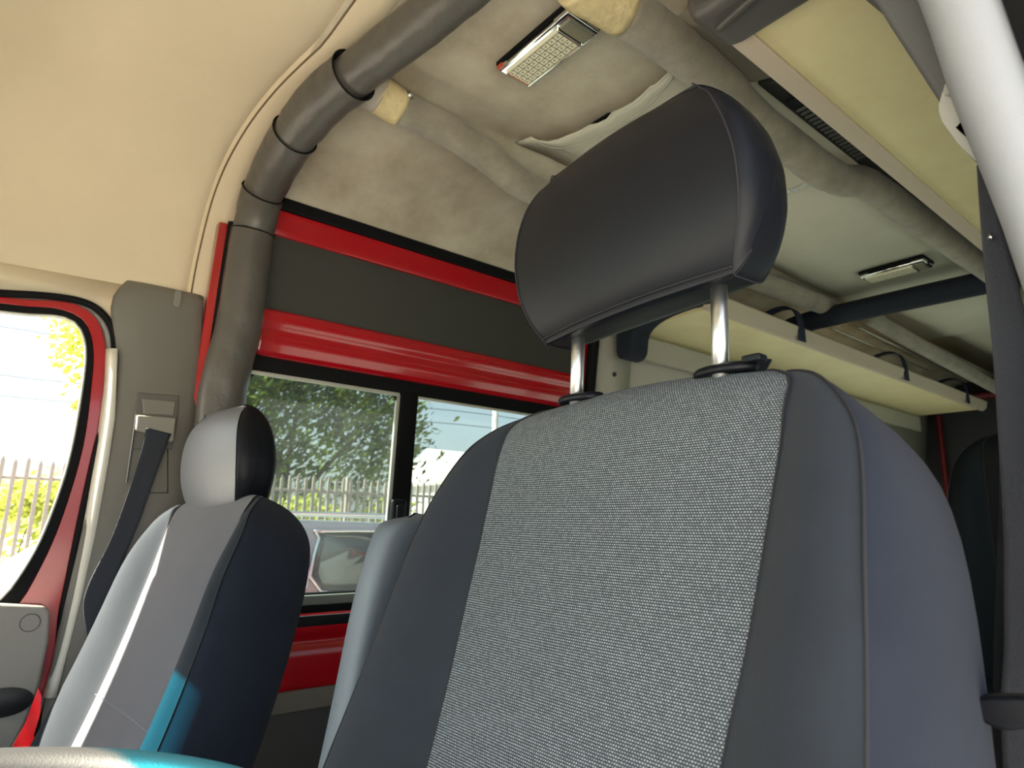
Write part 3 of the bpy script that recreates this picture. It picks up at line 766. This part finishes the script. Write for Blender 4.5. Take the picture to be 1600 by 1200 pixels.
for (a, b) in (((1216, 303), (1240, 295)), ((1240, 296), (1266, 285))):
    p, q = at(*a, z=1.9245), at(*b, z=1.9245)
    n_ = 10; rows = []
    for i in range(n_+1):
        c = p.lerp(q, i/n_); zz = -.003-.003*(i % 2)
        rows.append([c+Vector((0, -.012, zz)), c+Vector((0, 0, zz-.002)), c+Vector((0, .012, zz))])
    grid('strip', rows, mat('clear_tape', (.7, .7, .66), .2, spec=.9), tpz, smooth=False)

# ------------------------------------------------------------------ ceiling lamps
def lamp(cx, cy, cz, label, red=True, rot=0):
    root = empty('ceiling_lamp', (cx, cy, cz)); root.rotation_euler = (0, 0, 0)
    tag(root, label, 'lamp', 'rectangular ceiling lamps')
    c = Vector((cx, cy, cz))
    M = Matrix.Rotation(rot, 3, 'Z')
    def B(nm, off, s, m_, par, bv): return box(nm, c+M@Vector(off), s, m_, par, bevel=bv, rot=M)
    B('base', (0, 0, -.004), (.232, .100, .012), rubber, root, .004)
    B('housing', (0, 0, -.015), (.226, .092, .016), chrome2, root, .006)
    f = B('diffuser', (-.018, .002, -.0245), (.165, .066, .007), lens_m, root, .002)
    B('end_lens', (.087, .002, -.0245), (.030, .066, .007), lens_g, root, .002)
    B('frame_bar', (.0685, .002, -.0265), (.004, .070, .008), chrome2, root, .001)
    B('side_slot', (-.005, -.0462, -.014), (.15, .003, .007), rubber, root, .001)
    B('screw_notch', (.112, .0, -.014), (.006, .012, .010), rubber, root, .001)
    if red:
        B('red_stripe', (-.099, .002, -.0245), (.004, .064, .0072), redp2, f, .0005)
        B('red_spot', (-.104, -.0462, -.014), (.018, .0032, .010), redp2, root, .001)
    # grid of the lens: dark cross lines and LED dots in one mesh each
    V = []; F = []
    def quadbox(x0, x1, y0, y1, z0, z1):
        n0 = len(V)
        for z in (z0, z1):
            for (x, y) in ((x0, y0), (x1, y0), (x1, y1), (x0, y1)): V.append(c+M@Vector((x, y, z)))
        F.extend([(n0, n0+1, n0+2, n0+3), (n0+4, n0+7, n0+6, n0+5)]+[(n0+k, n0+4+k, n0+4+(k+1) % 4, n0+(k+1) % 4) for k in range(4)])
    for i in range(10): 
        x = -.018-.0825+.165*i/9
        quadbox(x-.0006, x+.0006, -.028, .032, -.0286, -.0278)
    for j in range(5):
        y = .002-.028+.056*j/4
        quadbox(-.1, .064, y-.0006, y+.0006, -.0286, -.0278)
    for i in range(9):
        for j in range(4):
            x = -.018-.0825+.165*(i+.5)/9; y = .002-.028+.056*(j+.5)/4
            quadbox(x-.0022, x+.0012, y-.0022, y+.0005, -.0288, -.0278)
    meshobj('lens_grid', V, F, mat('lens_grid_line', (.13, .12, .07), .6), f, smooth=False)
    return root
lamp(.002, .155, 1.948, 'chrome framed ceiling lamp with pale gridded lens, the near one left of the headrest')
lamp(.012, 1.93, 1.922, 'far ceiling lamp with pale lens just in front of the dark cross bar', red=False)

# ------------------------------------------------------------------ luggage shelves
sr = empty('luggage_shelf', (.6, 1.5, 1.71)); tag(sr, 'cream luggage shelf with beige edge overhead at the right wall', 'shelf', 'overhead luggage shelves')
box('shelf_board', (.625, 2.28, 1.722), (.375, 4.16, .018), cream, sr, bevel=.002)
prism('edge_trim', [(.408, .19, 1.708), (.404, .19, 1.722), (.404, .19, 1.765), (.414, .19, 1.772), (.428, .19, 1.765), (.432, .19, 1.735), (.444, .19, 1.716), (.444, .19, 1.706), (.425, .19, 1.702)], (0, 4.17, 0), lipm, sr, bevel=.002)
mo = [(.400, 0, 1.70), (.392, 0, 1.73), (.40, 0, 1.80), (.82, 0, 1.80), (.82, 0, 1.696), (.43, 0, 1.694)]
endc = prism('end_cap', [Vector((x, .088, z)) for x, _, z in mo], (0, .107, 0), mat('end_cap_grey', (.075, .07, .066), .45), sr, bevel=.018, segs=4)
tube('end_cap_rib', [(.425, .13, 1.692), (.50, .115, 1.692), (.60, .105, 1.692)], .006, mat('end_cap_grey', 0), endc, seg=8)
sl = empty('luggage_shelf', (-.6, 2.7, 1.71)); tag(sl, 'cream luggage shelf with black straps on the left wall behind the sliding door', 'shelf', 'overhead luggage shelves')
box('shelf_board', (-.575, 2.78, 1.722), (.395, 2.96, .018), cream, sl, bevel=.002)
prism('edge_trim', [(-.372, 1.27, 1.708), (-.36, 1.27, 1.722), (-.352, 1.27, 1.758), (-.362, 1.27, 1.768), (-.378, 1.27, 1.76), (-.385, 1.27, 1.735), (-.40, 1.27, 1.712), (-.395, 1.27, 1.704), (-.38, 1.27, 1.702)], (0, 3.0, 0), lipm, sl, bevel=.002)
box('wall_batten', (-.762, 2.78, 1.655), (.03, 2.98, .10), pltrim, sl, bevel=.004)
pts = [(-.745, 1.585), (-.748, 1.68), (-.72, 1.735), (-.62, 1.772), (-.45, 1.782), (-.34, 1.772), (-.335, 1.72), (-.45, 1.728), (-.58, 1.715), (-.655, 1.675), (-.672, 1.60), (-.70, 1.575)]
pts = [(p.x, p.z) for p in crom([(a, 0, b) for a, b in pts], 3, closed=True)]
prism('end_bracket', [(a, 1.20, b) for a, b in pts], (0, .10, 0), foam, sl, bevel=.012)
for (y_, w_) in ((1.90, .05), (2.98, .045), (3.9, .045)):
    p = [(-.352, y_, 1.70), (-.356, y_, 1.78), (-.372, y_, 1.835), (-.42, y_, 1.862), (-.50, y_, 1.852), (-.62, y_, 1.80)]
    A = [Vector(q)+Vector((0, -w_/2, 0)) for q in p]; B = [Vector(q)+Vector((0, w_/2, 0)) for q in p]
    ribbon('strap', A, B, mat('navy_strap', (.012, .018, .045), .7), sl, thick=.006)

# ceiling duct with vent between roof bar and right shelf
du = empty('air_duct', (.36, 1.5, 1.9)); tag(du, 'dark grey ceiling air duct with slotted vent beside the right shelf', 'air duct')
prism('duct_cover', [(.25, .56, 1.905), (.29, .56, 1.885), (.42, .56, 1.87), (.52, .56, 1.875), (.56, .56, 1.93), (.25, .56, 1.95)], (0, 1.49, 0), mat('duct_dark', (.05, .052, .05), .6), du, bevel=.006)
prism('duct_nose', [(.22, .30, 1.915), (.28, .30, 1.895), (.42, .30, 1.88), (.52, .30, 1.885), (.56, .30, 1.93), (.22, .30, 1.95)], (0, .25, 0), mat('duct_pale', (.33, .30, .25), .6), du, bevel=.006)
gr = box('vent_grille', (.345, .80, 1.872), (.13, .36, .006), blackp, du, bevel=.002)
V = []; F = []
for i in range(17):
    y = .66+.30*i/16; n0 = len(V)
    for z in (1.865, 1.871):
        for (x, yy) in ((.285, y), (.405, y), (.405, y+.008), (.285, y+.008)): V.append((x, yy, z))
    F.extend([(n0, n0+1, n0+2, n0+3), (n0+4, n0+7, n0+6, n0+5)]+[(n0+k, n0+4+k, n0+4+(k+1) % 4, n0+(k+1) % 4) for k in range(4)])
meshobj('vent_slats', V, F, mat('vent_slat_grey', (.10, .10, .095), .6), gr, smooth=False)

# ------------------------------------------------------------------ driver side pillar, guide and belt
rows = []
zt = [.6, .8, 1.0, 1.114, 1.21, 1.278, 1.33, 1.374, 1.45, 1.55, 1.65, 1.75]
for z in zt:
    xl = lerp_tab([(.6, .812), (.9, .806), (1.114, .791), (1.21, .776), (1.278, .763), (1.374, .752), (1.55, .715), (1.75, .65)], z)
    xr = lerp_tab([(.6, .862), (1.0, .842), (1.114, .832), (1.21, .822), (1.287, .812), (1.335, .807), (1.55, .78), (1.75, .72)], z)
    wd = xr-xl
    rows.append([(xl+.002, -.045, z), (xl, -.075, z), (xl+wd*.06, -.097, z), (xl+wd*.25, -.113, z), (xl+wd*.55, -.118, z), (xl+wd*.85, -.112, z), (xl+wd*.97, -.102, z), (xr, -.06, z)])
dp = empty('trim_16', (.80, -.08, .6)); struct(dp)
grid('pillar_cover', rows, plwhite, dp, solid=.004, solid_off=-1, subsurf=1)
sx_ = [(lerp_tab([(.6, .862), (1.0, .842), (1.114, .832), (1.21, .822), (1.287, .812), (1.335, .807), (1.55, .78), (1.75, .72)], z)+.012, -.105, z) for z in zt]
tube('door_seal', sx_, .0135, rubber, dp, seg=12)
rows = [[(a[0]+.012, -.09, a[2]), (a[0]+.05, -.08, a[2]), (a[0]+.06, .02, a[2])] for a in sx_]
grid('body_flange', rows, redp, dp, solid=.004)
# roof side cover behind the pillar
pl = [at(1467, 160, y=-.05), at(1440, 118, y=-.05), at(1412, 75, y=-.05), at(1388, 38, y=-.05), at(1365, 0, y=-.05)]
pl = [Vector((.80, -.05, 1.24)), Vector((.765, -.05, 1.285))] + pl + [Vector((.66, -.05, 1.52)), Vector((.60, -.05, 1.66)), Vector((.55, -.05, 1.80)), Vector((.53, -.05, 1.93)), Vector((.86, -.05, 1.93)), Vector((.86, -.05, 1.20))]
struct(prism('trim_17', pl, (0, .05, 0), mat('roof_side_grey', (.085, .085, .088), .7, bump=.2, bscale=400), bevel=.006))
struct(box('wall_front_right', (.885, 0, .3), (.06, .10, 1.8), redp)).name = 'trim_18'

db = empty('seat_belt', (.76, -.03, 1.28)); tag(db, 'slate blue driver seat belt running down in front of the right pillar', 'seat belt')
gpx = [(1478, 128), (1470, 150), (1466, 168), (1470, 186), (1482, 205), (1500, 228), (1516, 243), (1524, 250), (1532, 240), (1520, 190), (1500, 140)]
GP = crom([at(a, b, y=-.05) for a, b in gpx], 3, closed=True)
g = prism('belt_guide', GP, (0, .04, 0), mat('guide_pale_grey', (.36, .36, .34), .5), db, bevel=.006, segs=4)
g2 = crom([at(a, b, y=-.060) for a, b in ((1496, 197), (1508, 188), (1514, 205), (1510, 214))], 2, closed=True)
prism('belt_slot', g2, (0, .0, .0), rubber, g, bevel=0)
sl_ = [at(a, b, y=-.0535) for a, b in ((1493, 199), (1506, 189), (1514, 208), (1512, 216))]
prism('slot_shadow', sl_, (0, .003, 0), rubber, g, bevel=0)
A = [at(*p, y=-.03) for p in ((1526, 258), (1530, 330), (1540, 450), (1551, 560), (1560, 700), (1567, 830), (1568, 1000), (1567, 1210))]
B = [at(*p, y=-.03) for p in ((1534, 252), (1556, 330), (1592, 450), (1618, 560), (1640, 700), (1650, 830), (1652, 1000), (1650, 1210))]
A = [Vector((a.x, a.y+.002, a.z)) for a in A]
A.append(Vector((.705, -.02, .45))); B.append(Vector((.752, -.02, .45)))
ribbon('webbing', A, B, belt, db)
A2 = [at(*p, y=.02) for p in ((1534, 262), (1558, 340), (1562, 450), (1562, 700), (1560, 830), (1553, 1000), (1553, 1120), (1556, 1210))]
B2 = [at(*p, y=.02) for p in ((1546, 258), (1590, 340), (1594, 450), (1580, 700), (1572, 830), (1572, 1000), (1572, 1120), (1575, 1210))]
webm = mat('rear_strand_webbing', (.018, .022, .03), .7, bump=.8, bscale=300, stretch=(1, 1, 6))
ribbon('rear_webbing', A2, B2, webm, db)
cpx = [(1512, 1099), (1519, 1091), (1560, 1089), (1610, 1091), (1640, 1100), (1640, 1136), (1600, 1140), (1570, 1143), (1540, 1132), (1520, 1114)]
CP = crom([at(a, b, y=-.16) for a, b in cpx], 3, closed=True)
prism('stop_clip', CP, (0, .018, 0), blackp, db, bevel=.005, segs=3)
c = at(1556, 1128, y=-.047); 
c = at(1549, 371, y=-.034); cyl('stop_button', c, c+Vector((0, -.003, 0)), .0022, chrome2, db, seg=12)

# ------------------------------------------------------------------ steering wheel
sw = empty('steering_wheel', (.47, -.70, .75)); tag(sw, 'dark steering wheel rim crossing the bottom left corner', 'steering wheel')
WC = Vector((.462, -.662, .762)); WR = .205
wx_ = Vector((1, 0, 0)); wy_ = Vector((0, math.cos(R(4)), -math.sin(R(4))))
tube('rim', [WC+wx_*WR*math.cos(a)+wy_*WR*math.sin(a) for a in [2*math.pi*i/48 for i in range(48)]], .0155, mat('wheel_rim', (.03, .03, .032), .5, bump=.15, bscale=700), sw, seg=18, n=2, closed=True)
hub = WC+Vector((0, -.01, -.06))
pts = [hub+wx_*.075*math.cos(a)+wy_*.06*math.sin(a) for a in [2*math.pi*i/20 for i in range(20)]]
prism('hub_pad', pts, (0, -.005, -.05), pldark, sw, bevel=.012)
for a in (R(20), R(160), R(270)):
    tube('spoke', [hub+Vector((0, 0, -.02)), WC+wx_*WR*.6*math.cos(a)+wy_*WR*.6*math.sin(a)+Vector((0, 0, -.05)), WC+wx_*WR*math.cos(a)+wy_*WR*math.sin(a)], .012, pldark, sw, seg=10, flat=.6)
tube('column', [hub+Vector((0, 0, -.04)), hub+Vector((0, -.30, -.28))], .035, pldark, sw, n=1)

# ------------------------------------------------------------------ outdoors
GZ = -.65
box('ground', (-10, 5, GZ-.05), (120, 120, .1), concrete, bevel=0); struct(sc.objects['ground'])
def fence():
    r = empty('fence', (-9, 4, GZ)); tag(r, 'brown metal picket fence behind the parked car', 'fence')
    V = []; F = []
    y = -8
    def bx(x0, x1, y0, y1, z0, z1, V, F):
        n0 = len(V)
        for z in (z0, z1):
            for (x, yy) in ((x0, y0), (x1, y0), (x1, y1), (x0, y1)): V.append((x, yy, z))
        F.extend([(n0, n0+1, n0+2, n0+3), (n0+4, n0+7, n0+6, n0+5)]+[(n0+k, n0+4+k, n0+4+(k+1) % 4, n0+(k+1) % 4) for k in range(4)])
    while y < 16:
        h = 1.56 + (.03 if int(y*7) % 2 else 0)
        bx(-9.02, -8.99, y, y+.045, GZ+.08, h, V, F); n0 = len(V)
        V += [(-9.005, y+.022, h+.07)]; F += [(n0-4, n0-3, n0), (n0-3, n0-2, n0), (n0-2, n0-1, n0), (n0-1, n0-4, n0)]
        y += .125
    meshobj('pickets', V, F, fencem, r, smooth=False)
    for z in (GZ+.35, 1.40): box('rail', (-9.03, 4, z), (.03, 24, .05), fencem, r, bevel=0)
    for k in range(9): box('post', (-9.06, -8+3*k, .5), (.08, .08, 2.3), fencem, r, bevel=.005)
fence()
def tree(name, base, h, crowns, nleaf, ls, lm, label, tr=.12, hang=0):
    r = empty(name, base); tag(r, label, 'tree', None)
    b = Vector(base); topc = Vector(crowns[0][0])
    tr_o = tube('trunk', [b, b.lerp(topc, .4)+Vector((.1, .05, 0)), topc], lambda t: tr*(1-.6*t), bark, r, seg=10)
    for c_, rad in crowns[1:]:
        st = b.lerp(topc, .45); tube('branch', [st, st.lerp(Vector(c_), .5)+Vector((0, 0, .2)), c_], lambda t: tr*.4*(1-.7*t), bark, r, seg=6, n=4)
    V = []; F = []
    for c_, rad in crowns:
        # clumps inside each crown
        cl = []
        for _ in range(26):
            while True:
                q = Vector((random.uniform(-1, 1), random.uniform(-1, 1), random.uniform(-1, 1)))
                if q.length < 1: break
            cl.append(Vector(c_)+Vector((q.x*rad[0], q.y*rad[1], q.z*rad[2])))
        for _ in range(nleaf//len(crowns)):
            c0 = random.choice(cl); g = Vector((random.gauss(0, 1), random.gauss(0, 1), random.gauss(0, 1)))*.30*min(rad)
            p = c0+g
            a = Vector((random.uniform(-1, 1), random.uniform(-1, 1), random.uniform(-1, 1))).normalized()
            u = a.orthogonal().normalized(); v = a.cross(u); s = ls*random.uniform(.6, 1.2); n0 = len(V)
            V += [p-u*s, p-u*s*.2+v*s*.42, p+u*s, p-u*s*.2-v*s*.42+a*s*.1]; F.append((n0, n0+1, n0+2, n0+3))
    o = meshobj('foliage', V, F, lm, r, smooth=False); return r
tree('tree', (-13.5, 4.6, GZ), 5, [((-13.0, 4.2, 2.4), (1.3, 1.6, 1.8)), ((-13.2, 6.2, 3.0), (1.2, 1.2, 1.5)), ((-12.8, 2.6, 2.9), (1.2, 1.2, 1.6)), ((-13, 4.6, 4.3), (1.4, 2.0, 1.0))], 13000, .10, leaf_d, 'dark leafy tree seen through the sliding door window behind the fence', .2)
tree('tree', (-11.0, 8.6, GZ), 3, [((-11, 8.6, 1.7), (.6, .45, 1.1)), ((-11, 8.4, .9), (.6, .5, .5))], 1800, .09, leaf_d, 'slim dark tree at the left edge of the second window pane', .07)
tree('tree', (-7.9, 1.6, GZ), 3, [((-7.3, .05, 2.75), (.35, .30, .45)), ((-7.4, .2, 2.1), (.3, .16, .25)), ((-7.4, .05, 3.1), (.4, .6, .3))], 1500, .055, leaf_y, 'sunlit yellow green tree overhanging the passenger door window', .05)
for i, (y_, z_, x_) in enumerate(((-2.2, .9, -10.2), (-.2, 1.0, -10.0), (1.8, .8, -10.9), (3.6, .9, -10.2), (5.5, 1.0, -10.6))):
    r = tree('shrub', (x_, y_, GZ), 2, [((x_, y_, .55), (.5, .6, .8)), ((x_, y_+.2, z_+.1), (.4, .45, .35))], 1500, .07, leaf_y, '', .04)
    tag(r, 'sunlit yellow green shrub growing behind the picket fence', 'shrub', 'shrubs behind the picket fence')

# parked car
def car():
    r = empty('parked_car', (-4.3, 1.4, GZ)); tag(r, 'silver grey parked car seen through the sliding door window', 'car')
    x1, x0 = -3.55, -5.25
    def side(pts): return [(p.y, p.z) for p in crom([(0, a, b) for a, b in pts], 3, closed=True)]
    body = side([(-1.5, -.28), (-1.58, .05), (-1.45, .28), (-.9, .36), (-.3, .42), (3.3, .42), (3.55, .38), (3.62, .0), (3.55, -.30), (2.9, -.38), (0, -.38)])
    prism('body', [(x1, y, z) for y, z in body], (x0-x1, 0, 0), carp, r, bevel=.05)
    cabn = [(-.75, .38), (-.12, .86), (.2, .925), (1.2, .95), (2.4, .93), (3.0, .84), (3.4, .40)]
    P1 = [(x1-.04-(z-.38)*.28, y, z) for y, z in cabn]; P2 = [(x0+.04+(z-.38)*.28, y, z) for y, z in cabn]
    n = len(cabn); V = P1+P2; F = [tuple(range(n)), tuple(range(2*n-1, n-1, -1))]+[(i, (i+1) % n, n+(i+1) % n, n+i) for i in range(n)]
    cb = meshobj('cabin', V, F, carp, r, bevel=.03)
    def sidewin(nm, pts):
        p3 = crom([(x1-.028-(z-.38)*.28, y, z) for y, z in pts], 3, closed=True)
        g = prism(nm, p3, (-.02, 0, 0), carg, r, bevel=0)
        tube('window_trim', [p+Vector((.004, 0, 0)) for p in p3], .012, chrome2, g, seg=6, smooth_path=False, closed=True)
    sidewin('side_window', [(-.45, .46), (-.05, .78), (.15, .84), (.92, .86), (.96, .82), (.96, .46)])
    sidewin('side_window', [(1.04, .50), (1.04, .84), (1.08, .86), (1.17, .86), (1.20, .84), (1.20, .50)])
    sidewin('side_window', [(1.30, .46), (1.30, .82), (1.34, .87), (2.2, .87), (2.25, .83), (2.28, .46)])
    sidewin('side_window', [(2.38, .46), (2.36, .84), (2.6, .83), (2.95, .55), (2.9, .47)])
    for y in (1.12, 2.25): box('door_handle', (x1+.012, y+.35, .34), (.03, .16, .03), chrome2, r, bevel=.006)
    for s in (0, 1):
        for y in (-.75, 2.75):
            xx = x1-.02 if s == 0 else x0+.22
            cw = [(xx, y+.33*math.cos(a), GZ+.335+.33*math.sin(a)) for a in [2*math.pi*i/28 for i in range(28)]]
            wh = prism('wheel', cw, (-.2, 0, 0), rubber, r, bevel=.02)
    box('mirror', (x1+.09, -.28, .52), (.16, .10, .12), carp, r, bevel=.03)
    for s in (x1-.22, x0+.22): tube('roof_rail', [(s, .1, .955), (s, .3, .99), (s, 2.3, .99), (s, 2.6, .95)], .014, chrome2, r, seg=8)
car()
h = empty('house', (-24, 19, GZ)); tag(h, 'pale low house with grey roof far beyond the second window pane', 'house')
box('wall', (-24, 21, 1.0), (6, 12, 3.4), white_w, h, bevel=0)
prism('roof', [(-20.6, 14.6, 2.6), (-27.4, 14.6, 2.6), (-24, 14.6, 4.2)], (0, 12.8, 0), rooft, h, bevel=0)
for y in (17, 20, 23): box('window', (-20.97, y, 1.2), (.08, 1.3, 1.1), carg, h, bevel=.01)
up = empty('utility_pole', (-19, 14.6, GZ)); tag(up, 'utility pole with wires standing against the sky in the second pane', 'pole')
tube('pole', [(-19, 14.6, GZ), (-19, 14.6, 6.6)], .11, mat('weathered_pole', (.4, .38, .35), .9), up, n=1)
box('cross_arm', (-19, 14.6, 6.3), (.1, 1.4, .1), mat('weathered_pole', 0), up)
for k, z in enumerate((5.1, 4.6, 6.3)):
    tube('wire', [(-19, -10, z-.3), (-19, 0, z-.8), (-19, 14.6, z), (-19, 30, z-.6)], .012, rubber, up, seg=6)
